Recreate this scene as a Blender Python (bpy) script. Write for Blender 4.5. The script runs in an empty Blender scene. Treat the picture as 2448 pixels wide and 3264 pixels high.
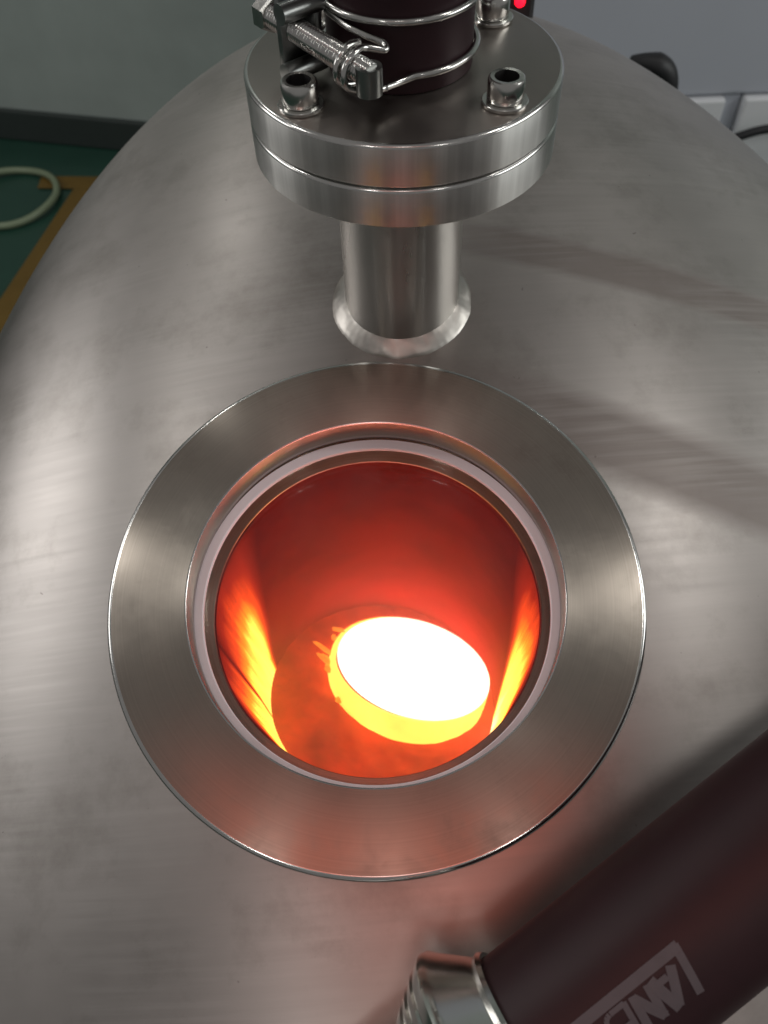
import bpy, bmesh, math, random
from mathutils import Vector, Matrix, noise
random.seed(4)
S = bpy.context.scene
COL = S.collection
MM = 0.001
R = math.radians

# ------------------------------------------------------------------ camera
PITCH, ROLL = R(53.49), R(-2.327)
fwd = Vector((0, math.cos(PITCH), -math.sin(PITCH)))
up0 = Vector((0, math.sin(PITCH), math.cos(PITCH)))
rt0 = Vector((1, 0, 0))
rt = rt0 * math.cos(ROLL) + up0 * math.sin(ROLL)
up = -rt0 * math.sin(ROLL) + up0 * math.cos(ROLL)
cd = bpy.data.cameras.new('camera')
cam = bpy.data.objects.new('camera', cd)
COL.objects.link(cam)
cam.matrix_world = Matrix(((rt.x, up.x, -fwd.x, 0), (rt.y, up.y, -fwd.y, 0), (rt.z, up.z, -fwd.z, 0), (0, 0, 0, 1)))
cd.sensor_fit = 'HORIZONTAL'
cd.lens = 4.15
cd.sensor_width = 4.15 * 2448 / 2700
cd.clip_start = 0.01
cd.clip_end = 60
cd.dof.use_dof = True
cd.dof.focus_distance = 0.335
cd.dof.aperture_fstop = 2.2
S.camera = cam

# ------------------------------------------------------------------ world and lamps
W = bpy.data.worlds.new('World')
S.world = W
W.use_nodes = True
W.node_tree.nodes['Background'].inputs[0].default_value = (1.0, 0.98, 0.96, 1)
W.node_tree.nodes['Background'].inputs[1].default_value = 0.17
S.view_settings.view_transform = 'Standard'
S.view_settings.look = 'None'
S.view_settings.exposure = 0.0
S.cycles.use_denoising = True
S.cycles.max_bounces = 10
S.cycles.sample_clamp_indirect = 12.0


def lamp(name, loc, target, sx, sy, power, color=(1, 1, 1)):
    l = bpy.data.lights.new(name, 'AREA')
    l.shape = 'RECTANGLE'
    l.size, l.size_y = sx, sy
    l.energy = power
    l.color = color
    o = bpy.data.objects.new(name, l)
    COL.objects.link(o)
    o.location = loc
    o.rotation_euler = (Vector(target) - Vector(loc)).to_track_quat('-Z', 'Y').to_euler()
    return o


# ceiling tubes of the workshop, in two rows either side of the furnace, and one added lamp
for x, y, p in ((-1.50, 0.7, 4.2), (-0.95, -1.5, 3.2), (-1.2, 2.0, 3.0),
                (1.30, 0.35, 4.6), (-0.05, -0.85, 0.6), (0.9, -1.5, 2.4), (1.3, 1.9, 3.2), (0.2, 2.1, 2.0)):  # the weakest lamp is added for the highlight along the printed hose
    lamp('ceiling_or_added_lamp', (x, y, 1.5), (x, y, 0), 0.22, 0.22, p, (1.0, 0.98, 0.94))
# soft side lamps added for the bright flanks of the vessel
lamp('side_fill', (2.3, 0.1, 0.45), (0.2, 0.2, -0.35), 1.5, 0.8, 15, (0.97, 1.0, 0.98))
lamp('side_fill', (-2.3, 0.8, 0.6), (0.0, 0.3, -0.35), 1.2, 0.8, 9.5, (1.0, 0.99, 0.97))
# added red lamp for the melt's glow thrown back off an unseen operator
lamp('bounce_fill', (0.0, -0.07, 0.10), (0.02, 0.07, -0.32), 0.46, 0.28, 0.050, (1.0, 0.13, 0.035)).data.spread = R(58)


# ------------------------------------------------------------------ materials
def nt(name):
    m = bpy.data.materials.new(name)
    m.use_nodes = True
    t = m.node_tree
    return m, t, t.nodes['Principled BSDF']


def setp(b, **k):
    for a, v in k.items():
        b.inputs[a.replace('_', ' ')].default_value = v


def tex_noise(t, scale, detail=4, rough=0.6, vec=None, stretch=None):
    n = t.nodes.new('ShaderNodeTexNoise')
    n.inputs['Scale'].default_value = scale
    n.inputs['Detail'].default_value = detail
    n.inputs['Roughness'].default_value = rough
    c = t.nodes.new('ShaderNodeTexCoord')
    src = c.outputs['Object']
    if stretch:
        mp = t.nodes.new('ShaderNodeMapping')
        mp.inputs['Scale'].default_value = stretch
        t.links.new(src, mp.inputs[0])
        src = mp.outputs[0]
    t.links.new(src, n.inputs['Vector'])
    return n


def mrange(t, src, a, b, c, d):
    n = t.nodes.new('ShaderNodeMapRange')
    n.inputs[1].default_value, n.inputs[2].default_value = a, b
    n.inputs[3].default_value, n.inputs[4].default_value = c, d
    t.links.new(src, n.inputs[0])
    return n.outputs[0]


def math_n(t, op, a, b=None):
    n = t.nodes.new('ShaderNodeMath')
    n.operation = op
    for i, v in ((0, a), (1, b)):
        if v is None:
            continue
        if isinstance(v, (int, float)):
            n.inputs[i].default_value = v
        else:
            t.links.new(v, n.inputs[i])
    return n.outputs[0]


def mixc(t, fac, a, b):
    n = t.nodes.new('ShaderNodeMix')
    n.data_type = 'RGBA'
    if isinstance(fac, (int, float)):
        n.inputs[0].default_value = fac
    else:
        t.links.new(fac, n.inputs[0])
    for i, v in ((6, a), (7, b)):
        if isinstance(v, tuple):
            n.inputs[i].default_value = v
        else:
            t.links.new(v, n.inputs[i])
    return n.outputs[2]


def bump(t, b, src, strength, dist=0.0005):
    n = t.nodes.new('ShaderNodeBump')
    n.inputs['Strength'].default_value = strength
    n.inputs['Distance'].default_value = dist
    t.links.new(src, n.inputs['Height'])
    t.links.new(n.outputs[0], b.inputs['Normal'])


def steel(name, col=(0.50, 0.48, 0.46), rough=0.28, aniso=0.0, axis='Z', spread=0.06, scale=60, stretch=(1, 1, 1), bmp=0.0, lo=0.86, hi=1.10):
    m, t, b = nt(name)
    setp(b, Metallic=1.0)
    n = tex_noise(t, scale, 5, 0.65, stretch=stretch)
    c = mixc(t, n.outputs[0], tuple(lo * v for v in col) + (1,), tuple(hi * v for v in col) + (1,))
    t.links.new(c, b.inputs['Base Color'])
    t.links.new(mrange(t, n.outputs[0], 0.3, 0.7, rough - spread, rough + spread), b.inputs['Roughness'])
    if aniso:
        setp(b, Anisotropic=aniso)
        b.inputs['Anisotropic Rotation'].default_value = 0.25
        tg = t.nodes.new('ShaderNodeTangent')
        tg.direction_type = 'RADIAL'
        tg.axis = axis
        t.links.new(tg.outputs[0], b.inputs['Tangent'])
    if bmp:
        bump(t, b, n.outputs[0], bmp, 0.0003)
    return m


def plain(name, col, rough=0.5, metal=0.0, spec=0.5, var=0.12, scale=30, **k):
    m, t, b = nt(name)
    setp(b, Metallic=metal, Roughness=rough)
    b.inputs['Specular IOR Level'].default_value = spec
    n = tex_noise(t, scale, 4)
    c = mixc(t, n.outputs[0], tuple(v * (1 - var) for v in col) + (1,), tuple(min(1, v * (1 + var)) for v in col) + (1,))
    t.links.new(c, b.inputs['Base Color'])
    return m


def glow(name, col, strength, base=(0.2, 0.1, 0.05), scale=None, lo=0.6):
    m, t, b = nt(name)
    setp(b, Roughness=0.6)
    b.inputs['Base Color'].default_value = base + (1,)
    b.inputs['Emission Color'].default_value = col + (1,)
    b.inputs['Emission Strength'].default_value = strength
    if scale:
        n = tex_noise(t, scale, 4)
        t.links.new(mrange(t, n.outputs[0], 0.3, 0.7, strength * lo, strength * (2 - lo)), b.inputs['Emission Strength'])
    return m


# the brushed vessel: brush lines run round its long axis, two strips of reflected shade are painted across its right flank
def vessel_steel():
    m, t, b = nt('vessel_steel')
    setp(b, Metallic=1.0, Anisotropic=0.5)
    b.inputs['Anisotropic Rotation'].default_value = 0.25
    brush = tex_noise(t, 1.0, 6, 0.7, stretch=(9, 260, 9))
    cloud = tex_noise(t, 9, 5, 0.6)
    grime = tex_noise(t, 17, 9, 0.72)
    c = t.nodes.new('ShaderNodeTexCoord')
    sp = t.nodes.new('ShaderNodeSeparateXYZ')
    t.links.new(c.outputs['Object'], sp.inputs[0])
    X, Y = sp.outputs[0], sp.outputs[1]

    def shade_band(slope, centre, half, soft):
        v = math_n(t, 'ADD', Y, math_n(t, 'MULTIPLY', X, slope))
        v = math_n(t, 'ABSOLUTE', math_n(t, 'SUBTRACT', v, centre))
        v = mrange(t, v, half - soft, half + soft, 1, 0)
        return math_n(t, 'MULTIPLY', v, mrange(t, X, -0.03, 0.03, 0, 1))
    shade_bands = math_n(t, 'MAXIMUM', shade_band(0.36, 0.457, 0.011, 0.003), shade_band(0.52, 0.363, 0.019, 0.006))
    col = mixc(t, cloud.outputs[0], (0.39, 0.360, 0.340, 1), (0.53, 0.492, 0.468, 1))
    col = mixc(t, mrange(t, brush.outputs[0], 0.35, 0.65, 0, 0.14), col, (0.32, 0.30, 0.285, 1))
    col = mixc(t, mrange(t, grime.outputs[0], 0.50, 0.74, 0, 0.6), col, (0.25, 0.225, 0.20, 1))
    col = mixc(t, math_n(t, 'MULTIPLY', shade_bands, 0.68), col, (0.22, 0.185, 0.17, 1))
    mp = t.nodes.new('ShaderNodeMapping')
    mp.inputs['Rotation'].default_value = (0, 0, 0.5)
    mp.inputs['Scale'].default_value = (16, 380, 16)
    t.links.new(c.outputs['Object'], mp.inputs[0])
    br2 = t.nodes.new('ShaderNodeTexNoise')
    br2.inputs['Scale'].default_value = 1.0
    br2.inputs['Detail'].default_value = 6
    t.links.new(mp.outputs[0], br2.inputs['Vector'])
    patch = mrange(t, tex_noise(t, 13, 3, 0.5).outputs[0], 0.46, 0.60, 0, 1)
    col = mixc(t, math_n(t, 'MULTIPLY', patch, mrange(t, br2.outputs[0], 0.42, 0.66, 0, 0.16)), col, (0.66, 0.63, 0.60, 1))
    dots = tex_noise(t, 210, 2, 0.5)
    col = mixc(t, mrange(t, dots.outputs[0], 0.76, 0.80, 0, 0.5), col, (0.12, 0.10, 0.09, 1))
    t.links.new(col, b.inputs['Base Color'])
    rg = math_n(t, 'ADD', mrange(t, brush.outputs[0], 0.3, 0.7, 0.385, 0.42), mrange(t, cloud.outputs[0], 0.3, 0.7, -0.03, 0.05))
    rg = math_n(t, 'ADD', rg, math_n(t, 'MULTIPLY', shade_bands, 0.10))
    t.links.new(rg, b.inputs['Roughness'])
    tg = t.nodes.new('ShaderNodeTangent')
    tg.direction_type = 'RADIAL'
    tg.axis = 'Y'
    t.links.new(tg.outputs[0], b.inputs['Tangent'])
    bump(t, b, brush.outputs[0], 0.02, 0.0004)
    return m


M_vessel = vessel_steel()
M_face = steel('turned_flange_steel', (0.47, 0.415, 0.36), 0.34, 0.95, 'Z', 0.03, 40)
M_turned = steel('turned_rim_steel', (0.56, 0.55, 0.53), 0.42, 0.96, 'Z', 0.03, 110, (1, 1, 0.02), 0.12, 0.45, 1.45)  # upright streaks in the colour stand in for lamp reflections
M_pipe = steel('pipe_steel', (0.56, 0.54, 0.51), 0.30, 0.93, 'Z', 0.04, 50, (1, 1, 0.2), 0.02)
M_bolt = steel('bolt_steel', (0.70, 0.69, 0.66), 0.20, 0.0, 'Z', 0.05, 120)
def turn_marks(m):
    # fine concentric lathe marks and a few handling smears on a turned face
    t = m.node_tree
    b = t.nodes['Principled BSDF']
    c = t.nodes.new('ShaderNodeTexCoord')
    sp = t.nodes.new('ShaderNodeSeparateXYZ')
    t.links.new(c.outputs['Object'], sp.inputs[0])
    r2 = math_n(t, 'ADD', math_n(t, 'MULTIPLY', sp.outputs[0], sp.outputs[0]), math_n(t, 'MULTIPLY', sp.outputs[1], sp.outputs[1]))
    r = math_n(t, 'SQRT', r2)
    cb = t.nodes.new('ShaderNodeCombineXYZ')
    t.links.new(math_n(t, 'MULTIPLY', r, 1400.0), cb.inputs[0])
    n = t.nodes.new('ShaderNodeTexNoise')
    n.inputs['Scale'].default_value = 1.0
    n.inputs['Detail'].default_value = 3
    t.links.new(cb.outputs[0], n.inputs['Vector'])
    old = b.inputs['Base Color'].links[0].from_socket
    ring = mixc(t, mrange(t, n.outputs[0], 0.35, 0.65, 0, 0.30), old, (0.30, 0.26, 0.22, 1))
    sm = tex_noise(t, 28, 6, 0.75)
    t.links.new(mixc(t, mrange(t, sm.outputs[0], 0.55, 0.72, 0, 0.35), ring, (0.27, 0.235, 0.20, 1)), b.inputs['Base Color'])
    ro = b.inputs['Roughness'].links[0].from_socket
    t.links.new(math_n(t, 'ADD', ro, mrange(t, sm.outputs[0], 0.45, 0.75, -0.02, 0.12)), b.inputs['Roughness'])


turn_marks(M_face)
M_edge = steel('bevel_steel', (0.66, 0.65, 0.63), 0.17, 0.0, 'Z', 0.03, 90)
M_dark = steel('dull_flange_steel', (0.36, 0.325, 0.30), 0.36, 0.5, 'Z', 0.05, 50)
M_wire = steel('wire_steel', (0.62, 0.61, 0.59), 0.16, 0.0, 'Z', 0.04, 150)
M_weld = steel('weld_steel', (0.50, 0.47, 0.435), 0.40, 0.0, 'Z', 0.08, 120, (1, 1, 1), 0.30)
M_plate = steel('plate_steel', (0.34, 0.35, 0.34), 0.32, 0.0, 'Z', 0.06, 80)
M_socket = plain('socket_black', (0.012, 0.010, 0.010), 0.6)
M_rubber = plain('black_rubber', (0.024, 0.007, 0.010), 0.48, 0, 0.38, 0.25, 60)  # the red glow falling on the hoses is put into this base colour
M_print = plain('grey_print', (0.10, 0.09, 0.10), 0.55, 0, 0.4, 0.15, 200)
M_printdim = plain('dull_grey_print', (0.10, 0.095, 0.105), 0.5, 0, 0.4, 0.2, 200)
M_gasket = plain('gasket_white', (0.93, 0.86, 0.90), 0.45, 0, 0.4, 0.05, 60)
M_tube = plain('red_tube_wall', (0.22, 0.016, 0.010), 0.9, 0, 0.0, 0.55, 22)  # the red of the melt's light is put into this wall colour
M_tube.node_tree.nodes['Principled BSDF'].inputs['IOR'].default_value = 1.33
M_bore = steel('bore_steel', (0.42, 0.38, 0.35), 0.25, 0.0, 'Z', 0.05, 40)
M_liner = glow('dull_red_hearth', (1.0, 0.045, 0.008), 0.27, (0.30, 0.024, 0.016), scale=34, lo=0.1)
M_melt = glow('white_hot_melt', (1.0, 0.30, 0.24), 8.0)
M_cup = glow('yellow_hot_crucible', (1.0, 0.235, 0.034), 6.6, scale=40, lo=0.85)
M_cuphot = glow('red_hot_crucible', (1.0, 0.045, 0.010), 0.55, (0.10, 0.02, 0.018), scale=14, lo=0.4)
M_cupin = glow('hot_crucible_lip', (1.0, 0.36, 0.10), 6.0, scale=30, lo=0.7)
M_slag = glow('glowing_slag', (1.0, 0.24, 0.02), 1.8, scale=60, lo=0.4)
M_floor = plain('green_floor_paint', (0.018, 0.060, 0.042), 0.35, 0, 0.5, 0.25, 5)
M_line = plain('yellow_floor_paint', (0.15, 0.088, 0.015), 0.45, 0, 0.4, 0.25, 12)
M_wall = plain('grey_wall_paint', (0.40, 0.455, 0.43), 0.4, 0, 0.5, 0.30, 3.0)
M_skirt = plain('dark_skirting', (0.035, 0.045, 0.042), 0.5)
M_cab = plain('grey_cabinet_paint', (0.52, 0.54, 0.60), 0.4, 0, 0.5, 0.05, 3)
M_white = plain('white_panel_paint', (0.80, 0.81, 0.83), 0.35, 0, 0.5, 0.04, 3)
M_black = plain('black_plastic', (0.012, 0.012, 0.014), 0.5)
M_led = glow('red_led', (1.0, 0.004, 0.02), 3.0, (0.5, 0, 0))
M_coil = plain('pale_green_plastic', (0.22, 0.27, 0.17), 0.35, 0, 0.5, 0.08, 20)
M_base = plain('painted_frame', (0.10, 0.11, 0.12), 0.5)


def glass_mat():
    m, t, b = nt('window_glass')
    t.nodes.remove(b)
    out = t.nodes['Material Output']
    tr = t.nodes.new('ShaderNodeBsdfTransparent')
    tr.inputs[0].default_value = (0.97, 0.96, 0.95, 1)
    gl = t.nodes.new('ShaderNodeBsdfGlossy')
    gl.inputs['Roughness'].default_value = 0.03
    fr = t.nodes.new('ShaderNodeFresnel')
    fr.inputs[0].default_value = 1.45
    mx = t.nodes.new('ShaderNodeMixShader')
    t.links.new(fr.outputs[0], mx.inputs[0])
    t.links.new(tr.outputs[0], mx.inputs[1])
    t.links.new(gl.outputs[0], mx.inputs[2])
    df = t.nodes.new('ShaderNodeBsdfDiffuse')
    df.inputs[0].default_value = (0.55, 0.50, 0.46, 1)
    haze = tex_noise(t, 40, 5, 0.6)
    spk = tex_noise(t, 900, 2, 0.5)
    scr = tex_noise(t, 1.0, 3, 0.6, stretch=(900, 90, 40))
    f = math_n(t, 'ADD', mrange(t, haze.outputs[0], 0.4, 0.75, 0.004, 0.03), mrange(t, spk.outputs[0], 0.70, 0.78, 0, 0.16))
    f = math_n(t, 'ADD', f, mrange(t, scr.outputs[0], 0.68, 0.78, 0, 0.06))
    m2 = t.nodes.new('ShaderNodeMixShader')
    t.links.new(f, m2.inputs[0])
    t.links.new(mx.outputs[0], m2.inputs[1])
    t.links.new(df.outputs[0], m2.inputs[2])
    t.links.new(m2.outputs[0], out.inputs[0])
    return m


M_glass = glass_mat()


# ------------------------------------------------------------------ mesh helpers (lengths in mm)
def frame(origin, zdir, xhint=(1, 0, 0)):
    z = Vector(zdir).normalized()
    x = Vector(xhint)
    x = (x - z * x.dot(z)).normalized()
    y = z.cross(x)
    o = Vector(origin) * MM
    return Matrix(((x.x, y.x, z.x, o.x), (x.y, y.y, z.y, o.y), (x.z, y.z, z.z, o.z), (0, 0, 0, 1)))


def link(name, bm, mat, parent=None, mw=None, smooth=True, angle=35):
    me = bpy.data.meshes.new(name)
    bmesh.ops.recalc_face_normals(bm, faces=bm.faces)
    if smooth:
        for f in bm.faces:
            f.smooth = True
        ca = math.cos(R(angle))
        for e in bm.edges:
            if len(e.link_faces) == 2 and e.link_faces[0].normal.dot(e.link_faces[1].normal) < ca:
                e.smooth = False
    bm.to_mesh(me)
    bm.free()
    for m in (mat if isinstance(mat, (list, tuple)) else [mat]):
        me.materials.append(m)
    o = bpy.data.objects.new(name, me)
    COL.objects.link(o)
    if parent:
        o.parent = parent
        PW[o] = PW.get(parent, Matrix()) @ (parent['_l'] if False else Matrix())
    if mw is not None:
        setw(o, mw)
    elif parent:
        setw(o, WM.get(parent, Matrix()))
    else:
        WM[o] = Matrix()
    return o


PW, WM = {}, {}


def setw(o, mw):
    WM[o] = mw.copy()
    if o.parent:
        o.matrix_local = WM[o.parent].inverted() @ mw
    else:
        o.matrix_world = mw


def empty(name, loc=(0, 0, 0)):
    o = bpy.data.objects.new(name, None)
    o.empty_display_size = 0.02
    COL.objects.link(o)
    m = Matrix.Translation(Vector(loc) * MM)
    o.matrix_world = m
    WM[o] = m
    return o


def tag(o, label, cat, group=None):
    o['label'] = label
    o['category'] = cat
    if group:
        o['group'] = group
    return o


def lathe(prof, seg=96, closed=False):
    """profile [(r, z)] in mm turned round local Z"""
    bm = bmesh.new()
    rings = []
    for r, z in prof:
        if r < 1e-6:
            rings.append([bm.verts.new((0, 0, z * MM))])
        else:
            rings.append([bm.verts.new((r * MM * math.cos(2 * math.pi * k / seg), r * MM * math.sin(2 * math.pi * k / seg), z * MM)) for k in range(seg)])
    pairs = list(zip(rings[:-1], rings[1:]))
    if closed:
        pairs.append((rings[-1], rings[0]))
    for a, b in pairs:
        for k in range(seg):
            k2 = (k + 1) % seg
            if len(a) == 1 and len(b) == 1:
                continue
            if len(a) == 1:
                bm.faces.new((a[0], b[k], b[k2]))
            elif len(b) == 1:
                bm.faces.new((a[k], b[0], a[k2]))
            else:
                bm.faces.new((a[k], b[k], b[k2], a[k2]))
    return bm


def tube(bm, pts, r, seg=12, cap=True):
    """swept round bar through points in mm; r a number or a list"""
    P = [Vector(p) * MM for p in pts]
    n = len(P)
    rr = r if isinstance(r, (list, tuple)) else [r] * n
    T = [(P[min(i + 1, n - 1)] - P[max(i - 1, 0)]).normalized() for i in range(n)]
    a = Vector((0, 0, 1)) if abs(T[0].z) < 0.9 else Vector((1, 0, 0))
    x = (a - T[0] * a.dot(T[0])).normalized()
    rings = []
    for i in range(n):
        x = (x - T[i] * x.dot(T[i])).normalized()
        y = T[i].cross(x)
        rings.append([bm.verts.new(P[i] + (x * math.cos(2 * math.pi * k / seg) + y * math.sin(2 * math.pi * k / seg)) * rr[i] * MM) for k in range(seg)])
    for a_, b_ in zip(rings[:-1], rings[1:]):
        for k in range(seg):
            bm.faces.new((a_[k], a_[(k + 1) % seg], b_[(k + 1) % seg], b_[k]))
    if cap:
        bm.faces.new(rings[0][::-1])
        bm.faces.new(rings[-1])
    return bm


def smooth_path(pts, k=8):
    P = [Vector(p) for p in pts]
    out = []
    for i in range(len(P) - 1):
        p0, p1, p2, p3 = P[max(i - 1, 0)], P[i], P[i + 1], P[min(i + 2, len(P) - 1)]
        for j in range(k):
            t = j / k
            out.append(0.5 * ((2 * p1) + (p2 - p0) * t + (2 * p0 - 5 * p1 + 4 * p2 - p3) * t * t + (3 * p1 - p0 - 3 * p2 + p3) * t ** 3))
    out.append(P[-1])
    return out


def box(bm, c, s, bev=0.0, rot=None):
    r = bmesh.ops.create_cube(bm, size=1)
    M = Matrix.Translation(Vector(c) * MM) @ (rot or Matrix()) @ Matrix.Diagonal((s[0] * MM, s[1] * MM, s[2] * MM, 1))
    bmesh.ops.transform(bm, matrix=M, verts=r['verts'])
    if bev:
        es = {e for v in r['verts'] for e in v.link_edges}
        bmesh.ops.bevel(bm, geom=list(es), offset=bev * MM, segments=2, profile=0.5, affect='EDGES')
    return bm


# ------------------------------------------------------------------ setting
bm = bmesh.new()
v = [bm.verts.new(p) for p in ((-6, -4, -1.3), (6, -4, -1.3), (6, 6, -1.3), (-6, 6, -1.3))]
bm.faces.new(v)
o = link('floor', bm, M_floor, smooth=False)
o['kind'] = 'structure'

WA = Matrix.Translation((-0.9, 2.335, -1.3)) @ Matrix.Rotation(R(-14), 4, 'Z')
bm = bmesh.new()
box(bm, (600, 60, 1500), (6000, 120, 3000))
wall = link('wall', bm, M_wall, None, WA, smooth=False)
wall['kind'] = 'structure'
bm = bmesh.new()
box(bm, (600, -9, 45), (6000, 18, 86), 3)
link('skirting', bm, M_skirt, wall, WA, smooth=False)

bm = bmesh.new()
for quad in (((-900, 2152), (-700, 2133), (-700, 2075), (-900, 2094)),
             ((-690, 2072), (-800, 2084), (-930, 1450), (-1075, 700), (-960, 700), (-815, 1450))):
    bm.faces.new([bm.verts.new((x * MM, y * MM, -1.296)) for x, y in quad])
o = link('floor_marking', bm, M_line, smooth=False)
o['kind'] = 'structure'

# ------------------------------------------------------------------ furnace vessel
vf = empty('vacuum_furnace', (71, 24, -1300))
tag(vf, 'large brushed stainless steel furnace vessel with a round glowing window', 'furnace')
C0 = Vector((71.47, 23.52, -619.33))
AX = (395.78, 745.88, 239.79)
ROT = Matrix.Rotation(0.08, 4, 'Z') @ Matrix.Rotation(0.42, 4, 'X')
VW = Matrix.Translation(C0 * MM) @ ROT
# window axis
NW = Vector((-0.006877, -0.23428, 0.97214)).normalized()
CW = Vector((-4.74, 176.1, -289.29))
FW = frame(CW, NW)
FWI = FW.inverted()

bm = bmesh.new()
NU, NV = 260, 200
rings = []
for j in range(NV + 1):
    th = math.pi * j / NV
    y, r = -AX[1] * math.cos(th), math.sin(th)
    if j in (0, NV):
        rings.append([bm.verts.new((0, y * MM, 0))])
    else:
        rings.append([bm.verts.new((AX[0] * r * math.cos(2 * math.pi * k / NU) * MM, y * MM, AX[2] * r * math.sin(2 * math.pi * k / NU) * MM)) for k in range(NU)])
for a, b in zip(rings[:-1], rings[1:]):
    for k in range(NU):
        k2 = (k + 1) % NU
        vs = (a[0], b[k], b[k2]) if len(a) == 1 else (a[k], b[0], a[k2]) if len(b) == 1 else (a[k], b[k], b[k2], a[k2])
        cen = sum((q.co for q in vs), Vector()) / len(vs)
        p = FWI @ (VW @ cen) * 1000
        if math.hypot(p.x, p.y) < 83 and p.z > -150:
            continue
        bm.faces.new(vs)
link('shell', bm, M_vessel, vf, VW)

# window flange: a wide turned ring with bevelled edges
RO, RI = 107.0, 75.0
ring = [(RI + 0.5, -0.3), (RI + 1.1, 0), (RO - 1.9, 0), (RO - 1.2, -0.15), (RO - 0.5, -0.55), (RO, -1.2), (RO, -2.6), (RO - 0.8, -3.6), (93, -3.6), (93, -42), (88, -42), (88, -12),
        (75.6, -12), (75.6, -1.0)]
def edges(o, seg, idx, slot):
    for p in o.data.polygons:
        if p.index // seg in idx:
            p.material_index = slot


wf = link('window_flange', lathe(ring, 192, True), [M_face, M_edge], vf, FW, angle=50)
edges(wf, 192, (0, 2, 3, 4, 5, 6, len(ring) - 1), 1)
# bore below the flange, the gasket on the glass, the seat and the long sight tube
link('bore', lathe([(75.6, -12.05), (88, -12.05), (88, -27), (77.6, -27), (77.6, -14.6), (75.6, -14.6)], 160, True), M_bore, wf, FW)
link('gasket', lathe([(76.2, -15), (72.3, -15), (71.9, -15.4), (71.9, -17.2), (76.2, -17.2)], 160, True), M_gasket, wf, FW @ Matrix.Translation((0, -0.0013, 0)))
link('glass_pane', lathe([(0, -17.4), (75.3, -17.4), (75.3, -25), (0, -25)], 128), M_glass, wf, FW)
link('seat_ring', lathe([(77.5, -25.5), (69.8, -25.5), (69.5, -25.8), (69.5, -26.6), (77.5, -26.6)], 160, True), M_face, wf, FW)
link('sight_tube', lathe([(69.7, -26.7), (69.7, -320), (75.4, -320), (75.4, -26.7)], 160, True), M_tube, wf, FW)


# pipe stub of the vacuum port with weld and its welded flange
PX, PY = 12.8, 325.5
ZT = -154.5
pb = [(26.3, -186.6), (26.3, -286)]
link('port_pipe', lathe([(27.1, -186.4), (27.1, -300), (23.5, -300), (23.5, -186.4)], 96, True), M_pipe, vf, frame((PX, PY, 0), (0, 0, 1)))


def ell_z(x, y):
    inv = VW.inverted()
    lo, hi = -700.0, 0.0
    for _ in range(40):
        mid = (lo + hi) / 2
        p = inv @ (Vector((x, y, mid)) * MM) * 1000
        f = (p.x / AX[0]) ** 2 + (p.y / AX[1]) ** 2 + (p.z / AX[2]) ** 2 - 1
        if f > 0:
            hi = mid
        else:
            lo = mid
    return hi


bm = bmesh.new()
segs = 240
prof = [(26.8, 5.0), (27.6, 4.6), (29.2, 3.7), (30.9, 2.5), (32.4, 1.2), (33.6, 0.0), (34.2, -1.5)]
rings = []
for i, (r, h) in enumerate(prof):
    rg = []
    for k in range(segs):
        a = 2 * math.pi * k / segs
        wob = 1 + 0.0012 * math.sin(a * 52 + 1.2 * math.sin(i)) + 0.020 * noise.noise(Vector((math.cos(a) * 4, math.sin(a) * 4, i * 0.5)))
        x, y = PX + r * wob * math.cos(a), PY + r * wob * math.sin(a)
        h2_ = h + (0.5 * noise.noise(Vector((math.cos(a) * 3.2, math.sin(a) * 3.2, 9 + i * 0.35)))) * (1 if 0 < i < 5 else 0)
        rg.append(bm.verts.new(Vector((x, y, ell_z(x, y) + h2_)) * MM))
    rings.append(rg)
for a, b in zip(rings[:-1], rings[1:]):
    for k in range(segs):
        bm.faces.new((a[k], a[(k + 1) % segs], b[(k + 1) % segs], b[k]))
link('weld_bead', bm, M_weld, vf, Matrix(), angle=85)

FX, FY = 14.1, 325.5
FT = frame((FX, FY, ZT), (0, 0, 1))
lowf = [(26.4, -16.5), (58.4, -16.5), (59.1, -16.7), (59.7, -17.1), (60, -17.8), (60, -31.2), (59.2, -32), (26.4, -32)]
edges(link('welded_flange', lathe(lowf, 160, True), [M_turned, M_edge], vf, FT, angle=50), 160, (1, 2, 3, 5), 1)

# frame under the vessel
for sx in (-1, 1):
    for yy in (-330, 330):
        link('support_leg', box(bmesh.new(), (71 + sx * 250, 24 + yy, -1010), (60, 60, 572), 3), M_base, vf, Matrix(), smooth=False)
    link('support_rail', box(bmesh.new(), (71 + sx * 250, 24, -760), (50, 720, 60), 3), M_base, vf, Matrix(), smooth=False)

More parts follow.
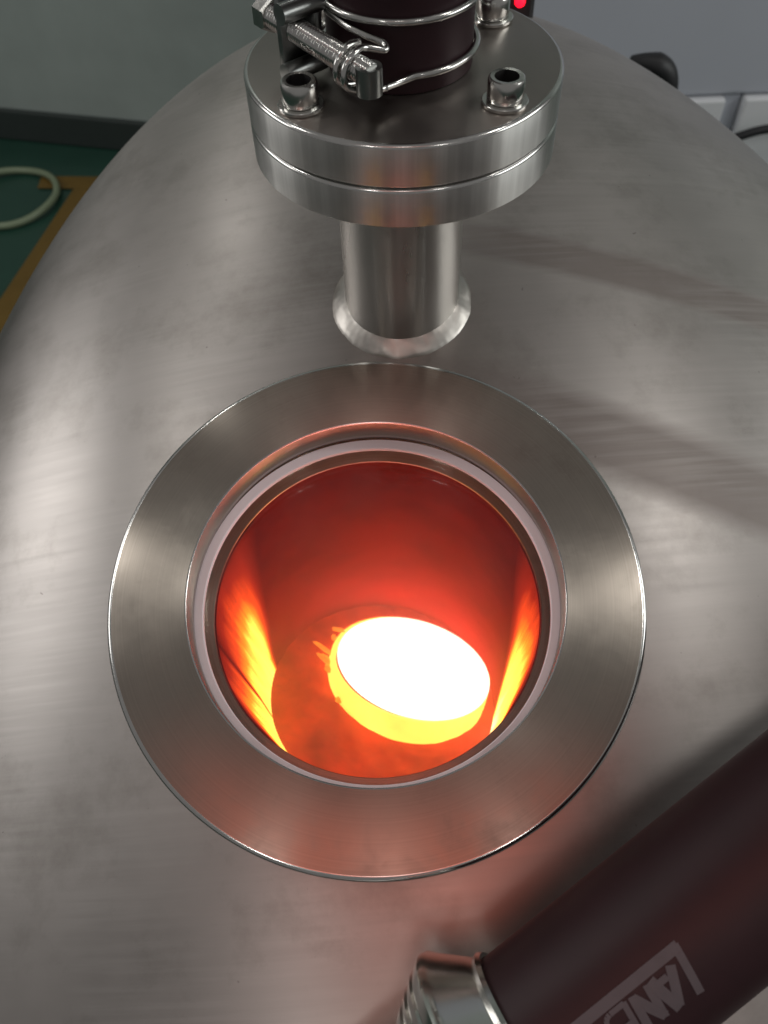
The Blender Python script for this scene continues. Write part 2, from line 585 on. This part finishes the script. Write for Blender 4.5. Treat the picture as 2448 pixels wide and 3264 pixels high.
# added emissive strips for melt reflections on the tube wall, brightest lower down
def reflection_mat():
    m, t, b = nt('wall_reflection_glow')
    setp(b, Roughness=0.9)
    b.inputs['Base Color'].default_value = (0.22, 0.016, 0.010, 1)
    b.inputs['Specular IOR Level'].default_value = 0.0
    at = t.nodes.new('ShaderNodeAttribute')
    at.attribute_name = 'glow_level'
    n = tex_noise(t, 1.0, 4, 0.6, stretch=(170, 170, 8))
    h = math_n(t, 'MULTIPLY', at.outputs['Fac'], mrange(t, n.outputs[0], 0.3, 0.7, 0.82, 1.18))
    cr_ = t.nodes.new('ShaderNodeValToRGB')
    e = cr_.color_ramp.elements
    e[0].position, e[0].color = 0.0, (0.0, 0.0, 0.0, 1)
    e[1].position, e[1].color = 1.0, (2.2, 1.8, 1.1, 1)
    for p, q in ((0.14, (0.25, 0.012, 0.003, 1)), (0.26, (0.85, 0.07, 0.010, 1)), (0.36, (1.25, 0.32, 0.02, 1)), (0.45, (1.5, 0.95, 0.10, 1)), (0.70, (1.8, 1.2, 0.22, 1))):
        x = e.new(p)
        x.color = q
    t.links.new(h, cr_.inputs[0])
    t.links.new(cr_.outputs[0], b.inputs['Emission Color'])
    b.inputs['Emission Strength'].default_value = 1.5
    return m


M_wallglow = reflection_mat()


def lin(*pts):
    def f(d):
        for (d0, a0), (d1, a1) in zip(pts[:-1], pts[1:]):
            if d <= d1:
                t_ = max(0.0, (d - d0) / (d1 - d0))
                return a0 + (a1 - a0) * t_
        return pts[-1][1]
    return f


def sstep(a, b, x):
    x = max(0.0, min(1.0, (x - a) / (b - a)))
    return x * x * (3 - 2 * x)


def glow_strip(edge0, edge1, top, bottom, rad, level, soft0, soft1):
    # edge0(d), edge1(d): the angles of the strip at depth d; glow falls off towards its edges
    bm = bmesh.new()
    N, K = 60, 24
    grid, glow_vals = [], []
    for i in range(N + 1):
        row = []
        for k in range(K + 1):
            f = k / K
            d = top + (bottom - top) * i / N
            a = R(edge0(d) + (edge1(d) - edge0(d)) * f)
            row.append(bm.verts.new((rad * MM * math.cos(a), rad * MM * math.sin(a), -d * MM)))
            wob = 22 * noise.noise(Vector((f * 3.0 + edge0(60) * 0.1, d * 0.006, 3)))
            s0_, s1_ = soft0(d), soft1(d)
            glow_vals.append(level(d + wob) * sstep(-0.02, s0_, f) ** 0.8 * (sstep(-0.02, s1_, 1 - f) ** 0.8))
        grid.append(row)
    for i in range(N):
        for k in range(K):
            bm.faces.new((grid[i][k], grid[i][k + 1], grid[i + 1][k + 1], grid[i + 1][k]))
    o = link('melt_reflection', bm, M_wallglow, wf, FW)
    at = o.data.attributes.new('glow_level', 'FLOAT', 'POINT')
    at.data.foreach_set('value', glow_vals)
    return o


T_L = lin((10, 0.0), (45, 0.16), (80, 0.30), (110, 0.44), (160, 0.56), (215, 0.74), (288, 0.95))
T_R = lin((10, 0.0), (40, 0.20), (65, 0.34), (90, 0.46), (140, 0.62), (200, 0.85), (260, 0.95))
glow_strip(lin((10, 138), (60, 146), (140, 156), (175, 163), (245, 171), (285, 184)), lin((10, 190), (140, 192), (245, 199), (285, 206)), 28, 288, 69.1, T_L,
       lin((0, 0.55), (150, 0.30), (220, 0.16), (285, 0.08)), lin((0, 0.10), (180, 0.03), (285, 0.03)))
glow_strip(lin((10, 190.4), (140, 192.4), (245, 199.4), (285, 206.4)), lin((10, 222), (285, 230)), 28, 288, 69.0, T_L,
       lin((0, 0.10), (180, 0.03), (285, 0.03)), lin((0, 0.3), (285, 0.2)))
glow_strip(lin((8, 26), (60, 20), (120, 9), (193, -4), (255, -18)), lin((8, -34), (255, -48)), 28, 258, 69.1, T_R,
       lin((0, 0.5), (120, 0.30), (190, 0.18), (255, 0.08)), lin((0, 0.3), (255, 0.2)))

# ------------------------------------------------------------------ crucible in the furnace
mdir = Vector((0.24, 0.40, 0.88)).normalized()
CC = Vector((15.4, 283.0, -575.0)) * 0.8707
FC = frame(CC, mdir) @ Matrix.Scale(0.886, 4)
cr = empty('crucible', CC - mdir * 70)
tag(cr, 'tilted crucible full of white-hot melt, seen down through the furnace window', 'crucible')
# molten surface, slightly domed
link('melt', lathe([(0, 1.2), (20, 1.0), (40, 0.4), (54, 0.2), (57.0, 0.0)], 96), M_melt, cr, FC @ Matrix.Translation((0.0022, 0.0, 0.0005)))
bm = bmesh.new()
seg = 120
rings = []
for i, (r, z) in enumerate(((55.0, -4), (55.6, -0.7), (57.6, -0.4), (58.8, -0.9), (59.6, -5), (60.0, -12), (59.6, -22))):
    rg = []
    for k in range(seg):
        a = 2 * math.pi * k / seg
        n = noise.noise(Vector((math.cos(a) * 3.1, math.sin(a) * 3.1, 2.0))) + 0.5 * noise.noise(Vector((math.cos(a) * 9, math.sin(a) * 9, 5)))
        dz = (n * 4.0 + 2.2 * noise.noise(Vector((math.cos(a) * 14, math.sin(a) * 14, 8)))) if i == 6 else n * 1.2 if i == 5 else 0
        rr = r + (n * 0.9 if i > 3 else 0)
        rg.append(bm.verts.new((rr * MM * math.cos(a), rr * MM * math.sin(a), (z + dz) * MM)))
    rings.append(rg)
for a, b in zip(rings[:-1], rings[1:]):
    for k in range(seg):
        bm.faces.new((a[k], a[(k + 1) % seg], b[(k + 1) % seg], b[k]))
link('hot_collar', bm, M_cup, cr, FC)
link('cup', lathe([(58.6, -14), (57.0, -24), (50, -60), (46, -90), (0, -94)], 96), M_cuphot, cr, FC)
# hearth lining packed round the crucible, out to the tube wall
bm = bmesh.new()
seg, NR = 120, 14
rings = []
for k in range(seg):
    a = 2 * math.pi * k / seg
    w = (1 + math.sin(a)) / 2
    z0, sl = -19 + 15 * w, -0.05 + 0.55 * w
    P = lambda r: FWI @ (FC @ (Vector((r * math.cos(a), r * math.sin(a), z0 + sl * (r - 59))) * MM)) * 1000
    ro = 59.2
    while ro < 190 and math.hypot(P(ro).x, P(ro).y) < 69.0:
        ro += 0.5
    row = []
    for i in range(NR + 1):
        r = 59.0 + (ro - 59.0) * i / NR
        n = noise.noise(Vector((r * 0.12 * math.cos(a), r * 0.12 * math.sin(a), 7.0)))
        row.append(bm.verts.new(Vector((r * math.cos(a), r * math.sin(a), z0 + sl * (r - 59) + 1.6 * n * min(1, i / 3))) * MM))
    rings.append(row)
for k in range(seg):
    p, q = rings[k], rings[(k + 1) % seg]
    for i in range(NR):
        bm.faces.new((p[i], q[i], q[i + 1], p[i + 1]))
link('hearth_lining', bm, M_liner, cr, FC)
# splashes of slag stuck to the lip
for a0, rr, z, sx, sy in ((184, 62.5, -3.5, 6.5, 2.6), (176, 64.5, -1.0, 8.0, 1.5), (190, 60.8, -6.0, 3.2, 3.4), (153, 61.5, 0.5, 5.0, 1.2), (160, 60.5, -2.0, 2.6, 2.2),
                          (13, 61.5, -1.0, 4.8, 3.0), (20, 63.2, 1.6, 5.2, 1.1), (5, 60.5, -4.0, 2.8, 2.2), (214, 60.2, -13.0, 2.4, 3.0)):
    bm = bmesh.new()
    bmesh.ops.create_icosphere(bm, subdivisions=3, radius=1)
    for v in bm.verts:
        n = 0.55 * noise.noise(v.co * 1.7 + Vector((a0, 0, 0))) + 0.3 * noise.noise(v.co * 4 + Vector((a0, 3, 0)))
        v.co = Vector((v.co.x * sx * (1 + n), v.co.y * sy * (1 + n), v.co.z * 1.7 * (1 + n))) * MM
    a = R(a0)
    m = Matrix.Translation(Vector((rr * math.cos(a), rr * math.sin(a), z)) * MM) @ Matrix.Rotation(a + random.uniform(-0.5, 0.5), 4, 'Z') @ Matrix.Rotation(random.uniform(-0.6, 0.1), 4, 'Y')
    link('slag_lump', bm, M_slag, cr, FC @ m)
# thin fume added in the sight tube to haze and spread the melt's glow
fm = bpy.data.materials.new('added_fume')
fm.use_nodes = True
ft = fm.node_tree
ft.nodes.remove(ft.nodes['Principled BSDF'])
pv = ft.nodes.new('ShaderNodeVolumePrincipled')
pv.inputs['Color'].default_value = (0.96, 0.62, 0.5, 1)
pv.inputs['Density'].default_value = 1.7
pv.inputs['Anisotropy'].default_value = 0.2
ft.links.new(pv.outputs[0], ft.nodes['Material Output'].inputs['Volume'])
o = link('added_fumes', lathe([(0, -29), (68.6, -29), (68.6, -300), (0, -300)], 160), fm, None, FW)
o['kind'] = 'stuff'

# ------------------------------------------------------------------ bolted upper flange
uf = link('hose_flange', lathe([(0, 0), (58.4, 0), (59.1, -0.2), (59.7, -0.6), (60, -1.3), (60, -15.2), (59.0, -16.2), (0, -16.2)], 160), [M_turned, M_dark, M_edge], None, FT, angle=50)
edges(uf, 160, (1, 2, 3, 5), 2)
for p in uf.data.polygons:
    if p.normal.z > 0.99:
        p.material_index = 1
tag(uf, 'round steel flange disc bolted on top of the short port pipe', 'flange')

# socket head bolts with washers
def make_bolt(loc, label, turn):
    b = empty('socket_bolt', loc)
    tag(b, label, 'bolt', 'socket head bolts of the upper flange')
    m = frame(loc, (0, 0, 1), (math.cos(turn), math.sin(turn), 0))
    h = [(4.3, 9.45), (5.7, 9.6), (6.2, 9.3), (6.55, 8.5), (6.55, 2.2), (6.3, 1.7), (0, 1.7)]
    bm = lathe(h, 48)
    # hexagonal socket
    ins = [bm.verts.new((3.9 * MM * math.cos(R(60 * k)) * 1.0, 3.9 * MM * math.sin(R(60 * k)), 9.6 * MM)) for k in range(6)]
    bot = [bm.verts.new((3.9 * MM * math.cos(R(60 * k)), 3.9 * MM * math.sin(R(60 * k)), 5.0 * MM)) for k in range(6)]
    link('head', bm, M_bolt, b, m)
    bm = bmesh.new()
    tp = [bm.verts.new((4.5 * MM * math.cos(R(60 * k)), 4.5 * MM * math.sin(R(60 * k)), 9.5 * MM)) for k in range(6)]
    bt = [bm.verts.new((4.4 * MM * math.cos(R(60 * k)), 4.4 * MM * math.sin(R(60 * k)), 5.2 * MM)) for k in range(6)]
    for k in range(6):
        bm.faces.new((tp[k], tp[(k + 1) % 6], bt[(k + 1) % 6], bt[k]))
    bm.faces.new(bt)
    link('hex_socket', bm, M_socket, b, m, smooth=False)
    link('washer', lathe([(6.4, 0.02), (8.0, 0.02), (8.3, 0.4), (8.3, 1.3), (8.0, 1.6), (6.4, 1.6)], 48, True), M_bolt, b, m)
    return b


make_bolt((FX - 37.5, FY - 31.8, ZT), 'socket head bolt on the flange below the screw of the hose clamp', 0.2)
make_bolt((FX + 34.0, FY - 35.0, ZT), 'front socket head bolt on the flange, clear of the clamp screw', 0.5)
make_bolt((FX + 36.5, FY + 29.0, ZT), 'socket head bolt behind the upright hose, next to the red indicator light', 0.1)
make_bolt((FX - 35.0, FY + 33.0, ZT), 'socket head bolt half hidden behind the lug of the hose clamp', 0.4)

# ------------------------------------------------------------------ upright hose and its wire clamp
HX, HY = 13.0, 325.5
hp = [(HX, HY, -154.2), (HX, HY, -120), (HX, HY, -70), (HX + 2, HY + 6, 0), (HX + 10, HY + 30, 90), (HX + 30, HY + 80, 170), (HX + 70, HY + 170, 230), (HX + 120, HY + 330, 250), (HX + 160, HY + 560, 200)]
bm = tube(bmesh.new(), smooth_path(hp, 10), 27.0, 64)
h1 = link('rubber_hose', bm, M_rubber)
tag(h1, 'upright black rubber hose pushed onto the flange under a wire clamp', 'hose')

cl = empty('hose_clamp', (HX, HY, -150))
tag(cl, 'double wire hose clamp with a long screw round the upright black hose', 'clamp')


def arc(z, a0, a1, r=28.4, n=60):
    return [Vector((HX + r * math.cos(R(a0 + (a1 - a0) * i / n)), HY + r * math.sin(R(a0 + (a1 - a0) * i / n)), z)) for i in range(n + 1)]


s0, s1 = Vector((-32.2, 323.8, -137.0)), Vector((3.6, 278.0, -138.6))   # the screw axis
sd = (s1 - s0).normalized()
tri = s0 + sd * (s1 - s0).length * 0.83      # where the wire loop holds the end of the screw
lug = s0 + sd * 12
# lower wire from the lug round the back to the loop, upper wire the same way
lowp = [lug + Vector((0, 0, -9.5))] + arc(-147.2, 172, -82) + [tri + Vector((9, 4, -8.6)), tri + Vector((4.5, -1, -7.5))]
upp = [lug + Vector((0, 0, 8.0))] + arc(-129.3, 172, -50) + arc(-129.3, -50, -108, 28.4, 20)
link('wire_ring', tube(bmesh.new(), lowp, 1.25, 12), M_wire, cl, Matrix())
link('wire_ring', tube(bmesh.new(), arc(-129.3, 180, -180), 1.25, 12), M_wire, cl, Matrix())
# inner wire that comes out between the rings and hooks round the screw end
hook = smooth_path([Vector((HX - 26, HY - 11.5, -131.5)), Vector((HX - 19, HY - 21.5, -132.6)), Vector((HX - 13, HY - 27.0, -133.4)), Vector((HX - 8.5, HY - 30.2, -134.0)),
                    Vector((HX - 6.4, HY - 31.8, -134.4)), Vector((HX - 6.6, HY - 34.2, -135.2)), tri + Vector((2.4, 3.2, 5.2)), tri + Vector((-1.2, -1.4, 5.6)), tri + Vector((-4.4, -4.2, 2.2)),
                    tri + Vector((-4.6, -4.6, -3)), tri + Vector((-1.6, -2.0, -6.0)), tri + Vector((4, 2, -7.6)), tri + Vector((9.5, 3.4, -8.6))], 8)
link('wire_hook', tube(bmesh.new(), hook, 1.2, 12), M_wire, cl, Matrix())
# a second strand beside the first
hook2 = smooth_path([tri + sd * -4.2 + Vector((3.0, 4.0, 5.0)), tri + sd * -4.2 + Vector((-1.0, -1.0, 5.8)), tri + sd * -4.2 + Vector((-4.4, -4.0, 2.0)),
                     tri + sd * -4.2 + Vector((-4.4, -4.2, -3)), tri + sd * -4.2 + Vector((-1, -1.4, -6.2)), tri + sd * -4.2 + Vector((4, 3, -7))], 8)
link('wire_hook', tube(bmesh.new(), hook2, 1.2, 12), M_wire, cl, Matrix())
# threaded screw
bm = bmesh.new()
L = (s1 - s0).length * 0.95
n = 300
prof = []
for i in range(n + 1):
    s = L * i / n
    prof.append((4.0 + 0.32 * math.sin(2 * math.pi * s / 1.35), s))
prof = [(0, 0)] + prof + [(0, L)]
link('screw', lathe(prof, 24), M_wire, cl, frame(s0, sd, (0, 0, 1)), angle=60)
# hexagon head of the screw
bm = lathe([(0, -6.2), (5.0, -6.2), (6.2, -5.4), (6.2, -0.6), (5.4, 0), (0, 0)], 6)
link('screw_head', bm, M_bolt, cl, frame(s0, sd, (0, 0, 1)), smooth=False)
# lug plate standing across the screw
FL = frame(lug, sd, (0, 0, 1))
bm = bmesh.new()
box(bm, (-1.5, 0, 0), (30, 13, 3.2), 1.2)
box(bm, (-1.5, -6.0, 3.2), (26, 3.0, 8.0), 1.0)
lp = link('lug_plate', bm, M_plate, cl, FL)
bm = tube(bmesh.new(), [(9.0, -8, 5.5), (9.0, 9, 5.5)], 3.4, 20)
tube(bm, [(-11.0, -8, 5.5), (-11.0, 9, 5.5)], 3.4, 20)
link('wire_eye', bm, M_plate, cl, FL)
# barrel nut that takes the end of the screw
bm = tube(bmesh.new(), [tri + sd * 5.5 + Vector((0, 0, -6.0)), tri + sd * 5.5 + Vector((0, 0, 3.0))], 4.5, 24)
link('barrel_nut', bm, M_plate, cl, Matrix())

# ------------------------------------------------------------------ lower hose with print, and the flared clamp at its end
A0, A1 = Vector((30.6, 17.8, -316.8)), Vector((133.8, 79.5, -274.6))
ad = (A1 - A0).normalized()
hend = A0 + ad * 0
pts = [hend + ad * t for t in range(0, 150, 12)]
last = pts[-1]
pts += [last + ad * 40 + Vector((2, 0, -8)), last + ad * 100 + Vector((10, 4, -46)), last + ad * 160 + Vector((24, 14, -130)), last + ad * 200 + Vector((34, 30, -260)), last + ad * 215 + Vector((40, 60, -480)), last + ad * 220 + Vector((60, 100, -720)), last + ad * 240 + Vector((150, 200, -940))]
bm = tube(bmesh.new(), smooth_path(pts, 4), 27.0, 64)
h2 = link('rubber_hose', bm, M_rubber)
tag(h2, 'thick black rubber hose with grey printed lettering lying low across the vessel', 'hose')

# lettering wrapped on the hose: u runs back along the hose, v round it
side = ad.cross(Vector((0, 0, 1))).normalized()          # towards the lower right of the picture
view = -(A0 + ad * 40).normalized()
view = (view - ad * view.dot(ad)).normalized()
side = ad.cross(view).normalized()
HR = 27.12
U0 = 0.0


def wrap(u, v, r=HR):
    a = v / HR
    return (hend + ad * u + (view * math.cos(a) + side * math.sin(a)) * r) * MM


def strip_poly(bm, p, q, w, n=10, r=HR):
    """bar from p to q in (u, v), width w, laid on the hose"""
    p, q = Vector(p), Vector(q)
    d = (q - p).normalized()
    nn = Vector((-d.y, d.x)) * w / 2
    prev = None
    for i in range(n + 1):
        c = p + (q - p) * i / n
        a, b = c + nn, c - nn
        row = (bm.verts.new(wrap(a.x, a.y, r)), bm.verts.new(wrap(b.x, b.y, r)))
        if prev:
            bm.faces.new((prev[0], row[0], row[1], prev[1]))
        prev = row


def letter(strokes, w, mat, name='lettering'):
    bm = bmesh.new()
    for i, s in enumerate(strokes):
        strip_poly(bm, s[0], s[1], s[2] if len(s) > 2 else w, 10, HR + 0.04 * (i % 4))
    return link(name, bm, mat, h2, Matrix(), smooth=True)


def oval(cu, cv, ru, rv, w, n=14, a0=0, a1=360):
    P = [(cu + ru * math.cos(R(a0 + (a1 - a0) * i / n)), cv + rv * math.sin(R(a0 + (a1 - a0) * i / n))) for i in range(n + 1)]
    return [(P[i], P[i + 1], w) for i in range(n)]


EU = 12.0       # distance of the lettering from the hose end
letter([((EU + 53.5, 3.4), (EU + 51.0, 18.0), 2.5), ((EU + 54.2, 4.2), (EU - 10, 4.2), 3.2)], 2.5, M_print)          # L with its long foot
letter([((EU + 49.0, 6.8), (EU + 44.0, 17.0), 2.9), ((EU + 44.0, 17.6), (EU + 41.6, 6.6), 3.4), ((EU + 46.4, 8.6), (EU + 42.4, 8.6), 2.0)], 2.6, M_print)     # A
letter([((EU + 40.4, 6.8), (EU + 39.0, 17.0), 2.6), ((EU + 39.4, 16.6), (EU + 34.8, 7.4), 3.0), ((EU + 35.0, 6.8), (EU + 33.4, 17.2), 2.6)], 2.6, M_print)  # N
letter([((EU + 32.0, 6.6), (EU + 30.6, 17.2), 1.8), ((EU + 32.0, 6.9), (EU + 27.0, 6.9), 1.5), ((EU + 31.4, 12.0), (EU + 26.8, 12.0), 1.5), ((EU + 30.6, 17.0), (EU + 26.0, 17.0), 1.5)]
       + oval(EU + 26.8, 9.4, 2.4, 2.5, 1.5, 8, 90, 270) + oval(EU + 26.2, 14.5, 2.4, 2.5, 1.5, 8, 90, 270), 1.5, M_print)                                                     # B
letter(oval(EU + 19.5, 12.0, 4.4, 5.2, 1.7, 20), 1.6, M_print)                                                           # O

# flared clamp ring on the hose end, and the steel pipe that carries on to the vessel
FH = frame(A0, ad, (0, 0, 1))
hc = empty('pipe_clamp', A0)
tag(hc, 'flared bright steel clamp at the lower end of the printed black hose', 'clamp')
prof = [(27.2, 4), (28.6, 4.2), (29.6, 2.8), (28.8, 0.8), (30.4, -0.8), (37.6, -9.4), (39.4, -11.0), (39.8, -12.6),
        (39.0, -14.0), (37.2, -16.4), (37.4, -17.4), (34.8, -20.4), (35.0, -21.4), (32.4, -24.0), (32.6, -25.0), (28.4, -30.4), (27.2, -33)]
prof = [(r, z + 9) for r, z in prof]
link('clamp_ring', lathe(prof, 128, True), M_bolt, hc, FH)
kv = (view * 0.86 + side * 0.5).normalized()
kp = A0 + ad * 3 + kv * 33
bm = tube(bmesh.new(), [kp - side * 11, kp + side * 11], 3.0, 16)
link('clamp_bolt', bm, M_bolt, hc, Matrix())
bm = bmesh.new()
bmesh.ops.create_uvsphere(bm, u_segments=24, v_segments=16, radius=5.4 * MM)
link('cap_nut', bm, M_wire, hc, Matrix.Translation(kp * MM))
bm = tube(bmesh.new(), smooth_path([A0 - ad * 23.8, A0 - ad * 60, A0 - ad * 95 + Vector((0, 0, -8)), A0 - ad * 118 + Vector((0, 0, -34)), A0 - ad * 124 + Vector((0, 0, -90))], 8), 26, 48)
lp = link('lower_port_pipe', bm, M_pipe, vf, Matrix())

# ------------------------------------------------------------------ things behind the vessel
hcab = empty('steel_cabinet', (600, 1620, -1300))
tag(hcab, 'blue-grey sheet steel cabinet standing behind the vessel on a white base', 'cabinet')
bm = bmesh.new()
box(bm, (700, 1700, -300), (860, 400, 1000), 6)
link('body', bm, M_cab, hcab, Matrix(), smooth=False)
bm = bmesh.new()
box(bm, (560, 1690, -1052), (180, 400, 496), 4)
link('base_panel', bm, M_white, hcab, Matrix(), smooth=False)
bm = bmesh.new()
box(bm, (895, 1690, -1052), (420, 400, 496), 4)
link('base_panel', bm, M_white, hcab, Matrix(), smooth=False)
bm = bmesh.new()
box(bm, (667, 1700, -1052), (32, 380, 496), 2)
link('post', bm, M_cab, hcab, Matrix(), smooth=False)

bm = tube(bmesh.new(), smooth_path([(610, 1440, -905), (640, 1450, -872), (680, 1450, -850), (740, 1450, -838), (860, 1450, -842), (1000, 1460, -870), (1060, 1480, -1000), (1080, 1480, -1294)], 8), 8, 14)
o = link('power_cable', bm, M_black)
tag(o, 'thin black cable looping in front of the white cabinet base', 'cable')

gr = empty('black_handle', (305, 900, -1300))
tag(gr, 'rounded black grip just showing over the far edge of the vessel', 'handle')
bm = tube(bmesh.new(), smooth_path([(278, 900, -440), (296, 900, -443), (312, 900, -450), (320, 900, -466), (322, 900, -500)], 8), [6 + 8 * min(1, i / 12) for i in range(33)], 20)
link('grip', bm, M_black, gr, Matrix())
bm = tube(bmesh.new(), [(322, 900, -500), (322, 900, -1298)], 12, 16)
link('post', bm, M_black, gr, Matrix())

cb = empty('control_box', (95, 630, -1300))
tag(cb, 'black instrument box with a small red indicator light behind the flange', 'box')
bm = bmesh.new()
box(bm, (89, 632, -200), (50, 60, 160), 3)
link('case', bm, M_black, cb, Matrix(), smooth=False)
bm = bmesh.new()
bmesh.ops.create_uvsphere(bm, u_segments=20, v_segments=12, radius=3.6 * MM)
link('indicator_light', bm, M_led, cb, Matrix.Translation((0.1035, 0.601, -0.2515)))
bm = tube(bmesh.new(), [(89, 940, -1298), (89, 940, -330), (89, 900, -300), (89, 662, -230)], 12, 16)
link('stand', bm, M_black, cb, Matrix())

bm = bmesh.new()
for rr, zz, ox in ((128, -1287, 0),):
    P = [Vector((-965 + ox + rr * math.cos(2 * math.pi * i / 72), 2045 + rr * math.sin(2 * math.pi * i / 72), zz + 3 * math.sin(i * 0.3))) for i in range(73)]
    tube(bm, P, 9, 12)
o = link('hose_coil', bm, M_coil)
tag(o, 'pale green plastic hose coiled on the green floor by the yellow line', 'hose')
